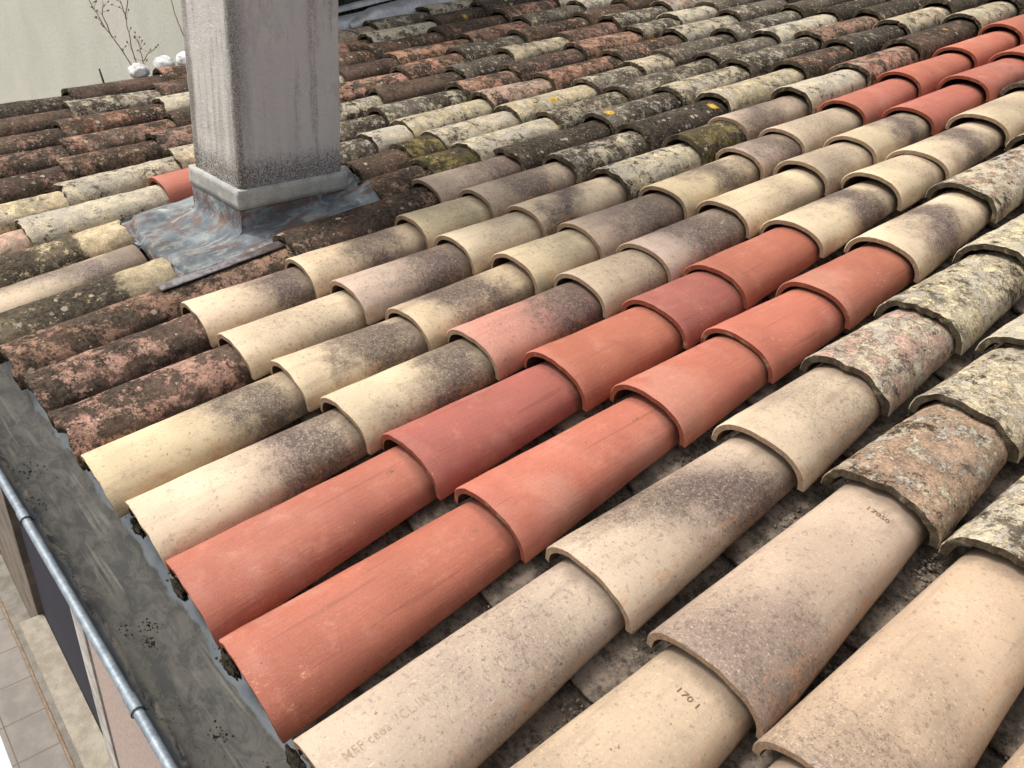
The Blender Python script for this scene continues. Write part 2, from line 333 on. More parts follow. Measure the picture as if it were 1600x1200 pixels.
# columns: index -> (u centre, half width, [(v of lip, kind), ...], end v)
COLS = {
 -1: (-.27, .113, [(-.35,'T'),(.12,'T'),(.60,'T'),(1.0,'Y'),(1.35,'G'),(1.7,'Y'),(2.05,'G')], 2.4),
 0: (-.045, .113, [(-.4,'T'),(.03,'T'),(.505,'T'),(1.03,'Y'),(1.37,'Y'),(1.66,'G'),(2.0,'Y'),(2.4,'G'),(2.8,'O')], 3.2),
 1: (.183, .114, [(.0,'T'),(.525,'T'),(1.03,'P'),(1.34,'Y'),(1.63,'W'),(2.0,'Y'),(2.4,'G'),(2.8,'D'),(3.2,'G')], 3.6),
 2: (.42, .107, [(.02,'CW'),(.52,'CM'),(.98,'CW'),(1.29,'P'),(1.60,'Y'),(1.98,'Y'),(2.4,'G'),(2.8,'Y'),(3.2,'G'),(3.6,'D')], 4.0),
 3: (.645, .106, [(.01,'R'),(.49,'RO'),(.92,'R'),(1.22,'RO'),(1.51,'R'),(1.82,'CS'),(2.26,'P'),(2.76,'Y'),(3.2,'G'),(3.6,'D')], 4.0),
 4: (.863, .106, [(.01,'R'),(.47,'RD'),(.86,'R'),(1.18,'RD'),(1.41,'R'),(1.75,'CS'),(2.15,'C'),(2.40,'CS'),(2.80,'C'),(3.2,'G'),(3.6,'Y'),(4.0,'G')], 4.4),
 5: (1.067, .100, [(.01,'CS'),(.44,'CS'),(.79,'CP'),(1.14,'CW'),(1.37,'CM'),(1.71,'C'),(2.09,'CW'),(2.36,'CS'),(2.73,'R'),(3.13,'R'),(3.52,'RO'),(3.9,'R'),(4.3,'G')], 4.7),
 6: (1.264, .098, [(-.01,'CS'),(.42,'CS'),(.74,'CS'),(1.09,'C'),(1.33,'CM'),(1.67,'CS'),(2.05,'CM'),(2.28,'CW'),(2.63,'R'),(3.03,'RO'),(3.45,'RO'),(3.85,'R'),(4.25,'D')], 4.65),
 7: (1.461, .095, [(-.02,'BP'),(.38,'C'),(.70,'CM'),(1.04,'C'),(1.30,'CS'),(1.65,'Y'),(2.0,'V'),(2.25,'CM'),(2.62,'W'),(3.0,'O'),(3.4,'B'),(3.91,'Y'),(4.3,'D')], 4.7),
 8: (1.655, .093, [(-.02,'BP'),(.37,'CS'),(.67,'CS'),(1.03,'C'),(1.27,'CM'),(1.62,'G'),(1.97,'D'),(2.40,'Y'),(2.88,'O'),(3.25,'D'),(3.65,'Y'),(4.05,'D'),(4.4,'G')], 4.8),
 9: (1.832, .090, [(-.03,'B'),(.72,'B'),(1.22,'CM'),(1.55,'D'),(1.98,'G'),(2.36,'Y'),(2.78,'G'),(3.29,'O'),(3.75,'D'),(4.20,'D'),(4.6,'Y')], 5.0),
 10: (1.985, .088, [(-.05,'Y'),None,(1.10,'B'),(1.30,'V'),(1.49,'Y'),(1.88,'G'),(2.24,'G'),(2.79,'G'),(3.19,'W'),(3.66,'D'),(4.09,'Y'),(4.5,'G')], 4.9),
 11: (2.145, .087, [(-.06,'CM'),None,(1.14,'B'),(1.33,'V'),(1.47,'Y'),(1.82,'Y'),(2.22,'G'),(2.50,'Y'),(2.68,'G'),(3.11,'G'),(3.61,'G'),(4.0,'D'),(4.4,'G')], 4.8),
 12: (2.315, .087, [(-.05,'Y'),None,(1.13,'G'),(1.30,'W'),(1.46,'Y'),(1.84,'P'),(2.15,'O'),(2.55,'O'),(2.95,'Y'),(3.35,'G'),(3.75,'D'),(4.15,'G')], 4.6),
}
ENDS = {10: .44, 11: .41, 12: .43}       # upper ends of the tiles cut off below the flashing
rnd = random.Random(11)
for k in range(13, 20):
    u = 2.49 + (k-13)*.178; v = .19 - (k-13)*.07 - .0; L = []
    v = {13: .19, 14: -.02, 15: .08, 16: -.1, 17: .02, 18: -.12, 19: .04}[k] - .0
    while v > -.2: v -= .38
    while v < 5.2:
        if v < 1.2 and u < 2.8: kd = rnd.choices(['W', 'Y', 'G', 'D'], [3, 2, 2, .7])[0]
        elif v < 1.2 and u < 3.1: kd = rnd.choices(['B', 'G', 'W', 'O', 'P'], [2, 2, 1.5, 1.5, 1])[0]
        elif u > 2.8 and v < 2.4: kd = rnd.choices(['O','BP','B','P','G','D','W'], [5, 2.5, 2.2, 1.2, 1, .8, .5])[0]
        elif u > 2.8: kd = rnd.choices(['O','G','W','D','B','P','Y'], [3, 3, 1.5, 2, 1, 1, 1])[0]
        elif v < 1.3: kd = rnd.choices(['G','D','W','Y','O'], [4, 2, 2, 2, 1])[0]
        else: kd = rnd.choices(['G','D','W','O','P','Y','B'], [3, 1.5, 2, 2.6, 1.2, 1, 1])[0]
        L.append((v, kd)); v += rnd.uniform(.27, .40)
    if k == 13: L = [(-.18, 'P'), (.19, 'W'), (.61, 'R'), (.99, 'G')] + [t for t in L if t[0] > 1.25]
    if k == 14: L = [(-.36, 'G'), (-.02, 'Y'), (.36, 'W'), (.74, 'Y'), (1.1, 'G')] + [t for t in L if t[0] > 1.4]
    COLS[k] = (u, .088, L, 5.4)
def sag(u, v):                                   # the old far corner of the roof has kicked up towards its eave
    return max(0, min(1, (u-2.3)/1.3))*max(0, min(1, (1.5-v)/1.2))*.055
def tile_matrix(u, v, h, u2, v2, h2, roll):
    p0, p1 = rp(u, v, h), rp(u2, v2, h2); y = (p1-p0).normalized(); n = (ROOF.to_3x3() @ Vector((0, 0, 1)))
    x = y.cross(n).normalized(); z = x.cross(y)
    m = Matrix(((x.x, y.x, z.x, p0.x), (x.y, y.y, z.y, p0.y), (x.z, y.z, z.z, p0.z), (0, 0, 0, 1)))
    return m @ Matrix.Rotation(roll, 4, 'Y')
def column_phrase(k):
    if k == -1: return 'column cut by the bottom right corner'
    if k == 0: return 'third column right of the two red columns'
    if k == 1: return 'second column right of the two red columns'
    if k == 2: return 'column just right of the two red columns'
    if k == 3: return 'nearer of the two red columns'
    if k == 4: return 'farther of the two red columns'
    return '%s column left of the two red columns' % ORD[k-5]
seed = 0; TILES = {}
for k in sorted(COLS):
    u0, hw, lips, vend = COLS[k]; r2 = random.Random(100+k); nvis = 0; split = False
    us = []
    for i, t in enumerate(lips):
        us.append(u0 + r2.uniform(-.006, .006) + (.0 if k < 9 else r2.uniform(-.010, .010)))
    for i, t in enumerate(lips):
        if t is None: split = True; continue
        v, kd = t; nx = lips[i+1] if i+1 < len(lips) else (vend, '')
        seed += 1
        if nx is None: v1 = ENDS[k]; L = v1-v; ov = 0
        else: v1 = nx[0]; L = max(v1-v+.07, .30); ov = L-(v1-v)
        a0 = hw*r2.uniform(.97, 1.02); b0 = (.074 if k < 9 else .066)*r2.uniform(.95, 1.05)*(hw/.104)**.5
        tp = min(1, L/.5); a1 = a0*(1-.29*tp); b1 = b0*(1-.24*tp)
        old = KINDS[kd][0] == 2
        th = (.0135 if not old else .0165)
        if k in (10, 11, 12) and v < .5: a1 = a0*.86; b1 = b0*.92
        un = us[i+1] if i+1 < len(us) and nx is not None else us[i]
        P = [project(rp(us[i]+dx, vv, hh)) for dx in (-hw, 0, hw) for vv in (v, v1+.03) for hh in (0, .08)]
        P = [q for q in P if q]
        if not P: continue
        xs = [q[0] for q in P]; ysx = [q[1] for q in P]
        marg = 60
        if max(xs) < -marg or min(xs) > 1600+marg*3 or max(ysx) < -marg or min(ysx) > 1200+marg*3: continue
        vis = max(xs) > 3 and min(xs) < 1597 and max(ysx) > 3 and min(ysx) < 1197
        far = min(q[2] for q in P) > 2.6
        me = tile_mesh(L, a0, a1, b0, b1, th, na=18 if far else (54 if old else 34), nl=7 if far else (36 if old else 14), rough=.0026 if old else .0014, chip=.0095 if old else .0022, seed=seed)
        h0 = (.018 if i and lips[i-1] else .004) + r2.uniform(0, .004)*(1 if old else .5); h1 = r2.uniform(0, .003)
        mw = tile_matrix(us[i], v, h0+sag(us[i], v), un + (us[i]-un)*0, v+L, h1+sag(un, v+L), r2.uniform(-.035, .035)*(2.0 if old else 1))
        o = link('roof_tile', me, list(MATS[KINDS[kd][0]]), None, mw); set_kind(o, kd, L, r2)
        ph = column_phrase(k)
        if vis:
            nvis += 1
            where = ('%s up from the gutter' % ORD[nvis-1]) if (2 <= k <= 9) else ('%s in view going up' % ORD[min(nvis, 17)-1])
            tag(o, '%s, %s, %s' % (KINDS[kd][5], where, ph), 'roof tile', 'cover tiles of the roof', 'thing')
            if len(o['label'].split()) > 16:
                o['label'] = '%s, %s, %s' % (KINDS[kd][5].replace(' cover tile', ' tile'), where.replace('in view going up', 'in view up').replace('up from the gutter', 'from gutter'), ph.replace('of the two red columns', 'of the reds').replace('column cut by the bottom right corner', 'bottom right corner column'))
            if False: o['label'] = '%s, %s, %s' % (KINDS[kd][5], where.replace(' in view going up', ' in view up').replace(' up from the gutter', ' from gutter'), ph.replace('of the two red columns', 'of the reds').replace('column cut by the bottom right corner', 'bottom right corner column'))
        else:
            tag(o, 'clay cover tile continuing its column just past the photo frame', 'roof tile', 'cover tiles past the frame', 'thing')
        if k >= 8 and v > 1.3 and old: o['dark'] = min(.82, o['dark']+.05)
        if k in (10, 12) and v < .5: o['clean'] = L-.15; o['dark'] = .72; o['pale'] = .3
        if k in (13, 14) and -.1 < v < .3: o['clean'] = L-.14
        TILES[k, i] = (o, a0, a1, b0, b1, L)
# ---------------------------------------------------------------- channel tiles between the columns
pmeshes = [pan_mesh(.47, .098, .034, .013, s) for s in range(6)]
ks = sorted(COLS)
for a, b in zip(ks[:-1], ks[1:]):
    uc = (COLS[a][0]+COLS[b][0])/2; r2 = random.Random(500+a); v = -.035; n = 0
    if a == -1: v -= .76
    if a == 0: v -= .38
    v += .06
    while v < 5.1:
        skip = a in (9, 10, 11) and .25 < v < 1.15
        q = project(rp(uc, v+.2, 0))
        if not skip and q and -150 < q[0] < 1900 and -60 < q[1] < 1500:
            me = pmeshes[r2.randrange(6)]
            sc = 1 if a < 9 else .88
            mw = tile_matrix(uc + r2.uniform(-.004, .004), v, -.040+.012+sag(uc, v), uc, v+.47, -.040+sag(uc, v), 0) @ Matrix.Diagonal((sc, 1, 1, 1))
            o = link('channel_tile', me, [M_PAN], None, mw); n += 1
            if a <= 5:
                gp = {-1: 'gap at the bottom right corner', 0: 'gap two columns right of the reds', 1: 'gap one column right of the reds', 2: 'gap along the right of the reds', 3: 'gap between the two red columns', 4: 'gap along the left of the reds', 5: 'gap one column left of the reds'}.get(a)
                tag(o, 'grimy sunken channel tile, %s up the %s' % (ORD[n-1], gp), 'channel tile', 'channel tiles in the near gaps', 'thing')
            else:
                tag(o, 'dark channel tile sunk between two cream or weathered columns', 'channel tile', 'channel tiles in the far gaps', 'thing')
        v += .38
# ---------------------------------------------------------------- roof deck under the tiles (a boarded, mortared bed)
vs, fs = [], []
NU, NV = 40, 50
for j in range(NV+1):
    for i in range(NU+1):
        u = -.5+i*(3.72+.5)/NU; v = .03+j*6.2/NV
        vs.append(rp(u, v, -.058+sag(u, v)+.003*noise.noise(Vector((u*9, v*9, 0)))))
for j in range(NV):
    for i in range(NU):
        q = j*(NU+1)+i; fs.append((q+1, q, q+NU+1, q+NU+2))
M_MORT = mat_simple('old_mortar', (.05, .042, .034), (.12, .10, .08), 25, .95, .8, .006, spec=.1)
tag(link('roof_bed', mesh('roof_bed', vs, fs), M_MORT), kind='structure')
# lumps of dark mortar plugging the eave between tile feet
eaves = [COLS[k][0] for k in range(2, 13)]
def lump(name, c, r, seed, sq=(1, 1, 1), amp=.45, sub=3):
    bm = bmesh.new(); bmesh.ops.create_icosphere(bm, subdivisions=sub, radius=1); sv = Vector((seed*7.3, seed*1.9, 0))
    for v in bm.verts:
        n = v.co.normalized(); f = 1+amp*noise.noise(n*1.6+sv)+amp*.5*noise.noise(n*4+sv)+amp*.25*noise.noise(n*10+sv)
        v.co = Vector((n.x*r*sq[0]*f, n.y*r*sq[1]*f, n.z*r*sq[2]*f))+Vector(c)
    me = bpy.data.meshes.new(name); bm.to_mesh(me); bm.free(); me.polygons.foreach_set('use_smooth', [True]*len(me.polygons)); return me
M_SOIL = mat_simple('black_soil', (.012, .010, .008), (.055, .045, .03), 120, .97, .9, .004, spec=.1)
desc = {3: 'black soil plug under the eave between the two red tiles', 2: 'black soil plug under the nearest red eave tile'}
EV = sorted([COLS[k][0] for k in COLS if 1 <= k <= 13])
for j, (a, b) in enumerate(zip(EV[:-1], EV[1:])):
    uc = (a+b)/2; kk = j+1
    o = link('mortar_plug', lump('mortar_plug', (0, 0, 0), .017, j+3, (1.8, .5, .8), .4, 4), M_SOIL, None, Matrix.Translation(rp(uc-.012, .012, -.022)))
    nm = {1: 'bottom edge of the photo', 2: 'nearest red eave tile and the speckled tile', 3: 'two red eave tiles', 4: 'farther red and first cream eave tile', 5: 'two cream eave tiles', 6: 'cream and brown eave tiles'}.get(kk)
    if kk == 1: lb = 'black soil lump under the eave at the bottom edge of the photo'
    elif nm: lb = 'black soil lump plugging the eave between the %s' % nm
    else: lb = 'black soil lump under the eave, %s gap left of the cream eave tiles' % ORD[kk-6]
    tag(o, lb, 'mortar', 'lumps plugging the eave')
# ---------------------------------------------------------------- chimney
CH0 = Vector((-1.985, .640, 0)); ang = math.radians(5.6)
ex = Vector((-math.cos(ang), -math.sin(ang), 0)); ey = Vector((-math.sin(ang), math.cos(ang), 0)); ez = Vector((0, 0, 1))
CW_, CD_ = .285, .382                                            # band size along ex and ey
CHM = Matrix(((ex.x, ey.x, 0, CH0.x), (ex.y, ey.y, 0, CH0.y), (0, 0, 1, .10), (0, 0, 0, 1)))   # local frame (left handed is avoided below)
CHM = Matrix(((ey.x, -ex.x, 0, CH0.x), (ey.y, -ex.y, 0, CH0.y), (0, 0, 1, .10), (0, 0, 0, 1)))  # local x = ey (wide face), local y = -ex, z up; y runs 0..-CW_
def shaft(name, x0, x1, y0, y1, z0, z1, taper, res, amp, bev, seed, batter=None):
    n = (max(2, int((x1-x0)/res)), max(2, int((y1-y0)/res)), max(2, int((z1-z0)/res))); vs, fs = [], []; idx = {}
    def add(i, j, k):
        key = (i, j, k)
        if key in idx: return idx[key]
        p = Vector((x0+(x1-x0)*i/n[0], y0+(y1-y0)*j/n[1], z0+(z1-z0)*k/n[2])); c = Vector(((x0+x1)/2, (y0+y1)/2, p.z))
        # rounded corners
        hx, hy = (x1-x0)/2, (y1-y0)/2; d = p-c; qx, qy = abs(d.x)-(hx-bev), abs(d.y)-(hy-bev)
        if qx > 0 and qy > 0:
            l = math.hypot(qx, qy)
            if l > bev: s_ = bev/l; d.x = math.copysign(hx-bev+qx*s_, d.x); d.y = math.copysign(hy-bev+qy*s_, d.y)
        t = (p.z-z0)/(z1-z0); sx, sy = (1-taper[0]*t), (1-taper[1]*t)
        p = Vector((x1-(x1-(c.x+d.x))*sx, c.y+d.y*sy, p.z)); nn = Vector((d.x/hx, d.y/hy, 0)); nn = nn/ max(nn.length, .01)
        a = amp*(noise.noise(p*14+Vector((seed, 0, 0)))+.7*noise.noise(p*45)+.55*noise.noise(p*110)+.4*noise.noise(p*240))
        p += nn*a; idx[key] = len(vs); vs.append(p); return idx[key]
    for i in range(n[0]):
        for k in range(n[2]):
            fs.append((add(i, 0, k), add(i+1, 0, k), add(i+1, 0, k+1), add(i, 0, k+1))); fs.append((add(i+1, n[1], k), add(i, n[1], k), add(i, n[1], k+1), add(i+1, n[1], k+1)))
    for j in range(n[1]):
        for k in range(n[2]):
            fs.append((add(0, j+1, k), add(0, j, k), add(0, j, k+1), add(0, j+1, k+1))); fs.append((add(n[0], j, k), add(n[0], j+1, k), add(n[0], j+1, k+1), add(n[0], j, k+1)))
    for kk, fl in ((0, True), (n[2], False)):
        for i in range(n[0]):
            for j in range(n[1]):
                q = (add(i, j, kk), add(i+1, j, kk), add(i+1, j+1, kk), add(i, j+1, kk)); fs.append(q[::-1] if fl else q)
    return mesh(name, vs, fs)
def mat_stucco():
    m = NT('stained_stucco'); v = m.tc.outputs['Object']; o = m.sep(v); sv = m.mapv(v, (1, 1, .12))
    big = m.noise(v, 5, 4, .6); c = m.mix(m.ss(big, .35, .65), (.86, .865, .87), (.83, .82, .84))
    c = m.mix(m.ss(m.noise(sv, 16, 5, .6), .45, .65, 0, .55), c, (.74, .72, .75))
    # warm light painted into the colour of the face towards the gutter (local x = 0)
    lf = m.ss(o[0], .035, .012); c = m.mix(m.math('MULTIPLY', lf, .8), c, (.88, .83, .75))
    fn = m.noise(v, 260, 3, .8); fn2 = m.noise(v, 90, 5, .8)
    # algae along the arris and the far edge, running down
    wob = m.math('MULTIPLY', m.math('SUBTRACT', m.noise(sv, 22, 6, .7), .5), .11)
    e1 = m.math('MULTIPLY', m.ss(m.math('ADD', o[0], wob), .075, .015), m.ss(m.math('ADD', o[1], wob), -.06, -.012))
    e1 = m.math('MULTIPLY', e1, m.ss(fn, .62, .40, .25, 1))
    e2 = m.math('MULTIPLY', m.ss(m.math('ADD', o[1], wob), -.20, -.275), m.ss(fn, .66, .44, .3, 1))
    z0 = m.ss(m.math('ADD', o[2], m.math('MULTIPLY', m.math('SUBTRACT', fn2, .5), .16)), .31, .235)
    e3 = m.math('MULTIPLY', m.math('MULTIPLY', m.ss(m.math('ADD', o[0], wob), .04, .0), m.ss(m.math('ADD', o[1], wob), -.215, -.25)), m.ss(fn, .62, .42, .3, 1))
    c = m.mix(m.math('MULTIPLY', e3, .75), c, (.14, .13, .115))
    pt = m.noise(m.mapv(v, (1, 1, .5)), 8, 9, .8); c = m.mix(m.ss(pt, .53, .60, 0, .32), c, (.56, .52, .51)); c = m.mix(m.ss(pt, .46, .40, 0, .5), c, (.86, .82, .78))
    st = m.math('MULTIPLY', m.ss(m.noise(m.mapv(v, (1, 1, .08)), 30, 4, .6), .54, .64), m.ss(fn, .6, .42))
    c = m.mix(m.math('MULTIPLY', e1, .85), c, (.075, .065, .06)); c = m.mix(m.math('MULTIPLY', e2, .6), c, (.13, .12, .10))
    c = m.mix(m.math('MULTIPLY', z0, m.ss(fn, .6, .42, .2, .9)), c, (.09, .085, .07)); c = m.mix(m.math('MULTIPLY', st, .5), c, (.22, .19, .19))
    c = m.mix(m.ss(fn2, .60, .68, 0, .55), c, (.74, .68, .60)); c = m.mix(m.ss(fn, .40, .30, 0, .6), c, (.20, .18, .16))
    m.bump(m.math('ADD', m.math('MULTIPLY', fn, .7), m.math('MULTIPLY', fn2, .9)), 1., .011); return m.out(c, .95, .1)
M_STUC = mat_stucco()
M_BAND = mat_simple('weathered_grey_band', (.30, .30, .28), (.46, .45, .42), 14, .8, .5, .003, spec=.25)
def mat_zinc():
    m = NT('oxidised_zinc_flashing'); v = m.tc.outputs['Object']; o = m.sep(v)
    n1 = m.noise(v, 9, 6, .6, .3); n2 = m.noise(m.mapv(v, (.16, 1, 1)), 34, 8, .75, .4); n3 = m.noise(v, 70, 6, .7)
    c = m.mix(m.ss(n1, .4, .6), (.09, .11, .13), (.22, .245, .255)); c = m.mix(m.ss(n2, .50, .60, 0, .6), c, (.36, .34, .28))
    c = m.mix(m.ss(m.noise(m.mapv(v, (.3, 1, 1)), 17, 9, .8, .3), .49, .56, 0, .9), c, (.15, .088, .068)); c = m.mix(m.ss(n3, .58, .7, 0, .7), c, (.09, .08, .09))
    c = m.mix(m.ss(m.noise(v, 12, 5, .6), .58, .7, 0, .7), c, (.45, .50, .48))
    m.bump(m.math('ADD', n2, m.math('MULTIPLY', n3, .4)), .35, .004); return m.out(c, m.ss(n3, .4, .6, .55, .8), .3, .0)
M_ZINC = mat_zinc()
ch = bpy.data.objects.new('chimney', None); COL.objects.link(ch); ch.matrix_world = CHM
tag(ch, 'square rendered chimney with stained mauve grey stucco standing on a zinc skirt', 'chimney')
bpy.context.view_layer.update()
def part(name, me, mats, parent, lab=None):
    o = link(name, me, mats, parent); 
    if lab: o['label'] = lab
    return o
I = .012
part('shaft', shaft('shaft', I, CD_-I, -CW_+I, -I, .06, 1.75, (.05, .05), .0085, .0016, .016, 3), M_STUC, ch)
part('collar_band', shaft('collar_band', 0, CD_, -CW_, 0, .152, .207, (.0, .0), .012, .0012, .006, 9), M_BAND, ch)
part('top_slab', box_mesh('top_slab', (-.05, -CW_-.05, 1.751), (CD_+.05, .05, 1.80), .006), M_BAND, ch)
# skirt: rings from the band down and out over the tiles
def skirt():
    pts_in, pts_out = [], []
    inv = CHM.inverted(); N = 26; x0, x1, y0, y1 = .007, CD_-.007, -CW_+.007, -.007
    def lerp(a, b, t): return a+(b-a)*t
    # corners in order: N (x0,y1) -> R (x1,y1) -> back R (x1,y0) -> L (x0,y0)
    ci = [(x0, y1), (x1, y1), (x1, y0), (x0, y0)]
    co = [(1.845, .50), (1.88, 1.11), (2.40, 1.16), (2.42, .50)]   # (u, v) on the roof
    ex_out = {0: None}
    rings = 15; vs, fs = [], []
    tot = 4*N
    for r in range(rings+1):
        t = r/rings
        for s in range(tot):
            e, f = divmod(s, N); f /= N
            a, b = ci[e], ci[(e+1) % 4]; ca, cb = co[e], co[(e+1) % 4]
            pi = Vector((lerp(a[0], b[0], f), lerp(a[1], b[1], f)))
            u, v = lerp(ca[0], cb[0], f), lerp(ca[1], cb[1], f)
            if e == 3: v = v-.075*math.sin(math.pi*f)**.6             # apron reaches further down the slope
            W0 = CHM @ Vector((pi.x, pi.y, 0)); ui, vi = -W0.x, W0.y/CT
            tt = max(0, (t-.30)/.70); k = tt**1.15
            uu, vv = lerp(ui, u, k), lerp(vi, v, k)
            und = .5+.5*math.cos(2*math.pi*(uu-1.985)/.165)
            hr = .030+.036*und*min(1, k*1.3) - .028*max(0, k-.93)/.07
            base = rp(uu, vv, hr); 
            zt = .10+.150; 
            if t < .30:
                base0 = rp(ui, vi, .045); z = lerp(zt, base0.z+.012, t/.30); p = Vector((W0.x, W0.y, z))
            else:
                q = 1-(1-tt)**2.2; base0 = rp(ui, vi, .045).z+.012; drop = (1-tt)**2.5
                p = Vector((base.x, base.y, base.z + (base0 - rp(ui, vi, hr).z)*drop))
            p.z += .0035*noise.noise(p*18)*(1 if t > .1 else 0) + .0022*noise.noise(Vector((p.x*60, p.y*9, 0)))*tt
            vs.append(inv @ p)
    for r in range(rings):
        for s in range(tot):
            s2 = (s+1) % tot; fs.append((r*tot+s, (r+1)*tot+s, (r+1)*tot+s2, r*tot+s2))
    return mesh('skirt', vs, fs)
sk = part('flashing_skirt', skirt(), M_ZINC, ch); 
md = sk.modifiers.new('thickness', 'SOLIDIFY'); md.thickness = .0025
def seam(pts, r, nm):
    vs, fs = [], []; inv = CHM.inverted(); tube(vs, fs, [inv @ p for p in pts], [r]*len(pts), 8); part(nm, mesh(nm, vs, fs), M_ZINC, ch)
_m = sk.data; _tot = 104
for e_ in (0, 1, 3):
    P_ = [CHM @ _m.vertices[r_*_tot+e_*26].co for r_ in range(1, 16)]
    seam(P_, .0032, 'corner_seam')
# the zinc apron laid down the slope between the chimney and the cut tiles
def sheet(name, u0, u1, v0, v1, hf, nu, nv, inv=None):
    vs, fs = [], []
    for j in range(nv+1):
        for i in range(nu+1):
            u = u0+(u1-u0)*i/nu; v = v0+(v1-v0)*j/nv; p = rp(u, v, hf(u, v)); vs.append(inv @ p if inv else p)
    for j in range(nv):
        for i in range(nu):
            q = j*(nu+1)+i; fs.append((q+1, q, q+nu+1, q+nu+2))
    return mesh(name, vs, fs)
apron = part('apron', sheet('apron', 1.86, 2.43, .43, .62, lambda u, v: .018+.024*(.5+.5*math.cos(2*math.pi*(u-1.985)/.165))+.003*noise.noise(Vector((u*30, v*5, 0))), 60, 16, CHM.inverted()), M_ZINC, ch)
md = apron.modifiers.new('thickness', 'SOLIDIFY'); md.thickness = .0025
ap2 = part('back_apron', sheet('back_apron', 1.93, 2.42, 1.08, 1.30, lambda u, v: .012+.018*(.5+.5*math.cos(2*math.pi*(u-1.985)/.165))-.045*max(0, (v-1.14)/.2), 40, 12, CHM.inverted()), M_ZINC, ch)
# rusty lapping strip on the brown tile
def strip():
    vs, fs = [], []
    for j in range(21):
        v = .36+.36*j/20
        for i in range(7):
            s = i/6-.5; u = 1.832+s*.050+.016; vs.append(rp(u, v, .0715-.005*(s+.3)-.003*(s*2)**2-.026*(v-.36)+.0015*noise.noise(Vector((v*20, s*3, 1)))))
    for j in range(20):
        for i in range(6):
            q = j*7+i; fs.append((q+1, q, q+7, q+8))
    return mesh('lapping_strip', vs, fs)
M_RUST = mat_simple('rusty_zinc', (.07, .05, .045), (.20, .19, .20), 22, .6, .5, .002, .3, .4, lo=.42, hi=.60, fine=150)
o = link('metal_strip', strip(), M_RUST); md = o.modifiers.new('thickness', 'SOLIDIFY'); md.thickness = .002
tag(o, 'narrow rusty metal strip lying on the brown tile beside the chimney flashing', 'metal strip')
# ---------------------------------------------------------------- gutter
def mat_gutter():
    m = NT('stained_zinc_gutter'); v = m.tc.outputs['Object']; o = m.sep(v)
    br = m.noise(m.mapv(v, (.03, 1, 1)), 120, 4, .6); n = m.noise(v, 11, 7, .65); n2 = m.noise(m.mapv(v, (.5, 1, 1)), 34, 8, .75, .6)
    c = m.mix(m.ss(n, .35, .65), (.085, .10, .115), (.13, .145, .155))
    yy = m.math('ADD', m.math('SUBTRACT', o[1], .147), m.math('MULTIPLY', m.math('SUBTRACT', m.noise(m.mapv(v, (.6, 1, 1)), 14, 4, .6), .5), .05))
    # silt line in the bottom: dark damp film with a ragged tan edge, brushed clean patches in it
    silt = m.math('MULTIPLY', m.ss(yy, -.118, -.114), m.ss(yy, .012, .005))
    edge = m.math('MULTIPLY', m.ss(yy, -.128, -.118), m.ss(yy, -.106, -.114))
    brush = m.math('MULTIPLY', m.ss(br, .50, .64), m.ss(m.noise(m.mapv(v, (.35, 1, 1)), 9, 3, .5), .46, .60))
    sc = m.mix(m.ss(n2, .4, .6), (.036, .034, .030), (.080, .073, .060)); sc = m.mix(m.math('MULTIPLY', brush, .4), sc, (.24, .23, .195))
    c = m.mix(m.math('MULTIPLY', silt, .9), c, sc); c = m.mix(m.math('MULTIPLY', edge, m.ss(n2, .45, .55, 0, .7)), c, (.25, .225, .18))
    sp = m.noise(v, 240, 4, .8); c = m.mix(m.math('MULTIPLY', m.ss(sp, .63, .68), silt), c, (.02, .017, .013))
    m.bump(m.math('ADD', m.math('MULTIPLY', br, .5), m.math('MULTIPLY', silt, .1)), .2, .001); return m.out(c, m.ss(silt, 0, 1, .62, .75), .3, .0)
M_GUT = mat_gutter()
M_BEAD = mat_simple('galvanised_bead', (.17, .205, .24), (.27, .305, .34), 40, .55, .15, .001, .35, .45)
gut = bpy.data.objects.new('gutter', None); COL.objects.link(gut); gut.location = (-1.5, -.147, -.12); gut.rotation_euler = (0, 0, .0247); bpy.context.view_layer.update()
tag(gut, 'long zinc box gutter with rolled bead and silt running along the eave', 'gutter')
prof = [(-.146, -.045), (-.143, -.062), (-.139, -.085), (-.132, -.105), (-.120, -.117), (-.100, -.122), (-.06, -.125), (-.030, -.124), (-.010, -.116), (.010, -.100), (.030, -.080), (.050, -.060), (.062, -.050)]
def loft(name, prof, x0, x1, nx, off, wav=.0008):
    vs, fs = [], []; n = len(prof)
    for i in range(nx+1):
        x = x0+(x1-x0)*i/nx
        for y, z in prof: vs.append(Vector((x, y+wav*noise.noise(Vector((x*5, y*9, 0))), z+wav*2*noise.noise(Vector((x*6, y*20, 4)))))-off)
    for i in range(nx):
        for k in range(n-1): q = i*n+k; fs.append((q, q+n, q+n+1, q+1))
    return mesh(name, vs, fs)
off = Vector((-1.5, -.147, -.12))
g = part('trough', loft('trough', prof, -3.76, .75, 180, off), M_GUT, gut); md = g.modifiers.new('thickness', 'SOLIDIFY'); md.thickness = .0015; md.offset = 1
vs, fs = [], []; pts = []
for x0, x1 in ((-3.76, -1.325), (-1.33, -.765), (-.77, .75)):
    rr = .0090
    tube(vs, fs, [Vector((x0+(x1-x0)*t/30, -.1475, -.050))-off for t in range(31)], [rr*.97]*31, 20, False)
part('rolled_bead', mesh('rolled_bead', vs, fs), M_BEAD, gut)
def ringmesh(x, r, wd):
    vs, fs = [], []; tube(vs, fs, [Vector((x-wd/2+wd*q/3, -.1475, -.05))-off for q in range(4)], [r]*4, 20, False); return mesh('joint_sleeve', vs, fs)
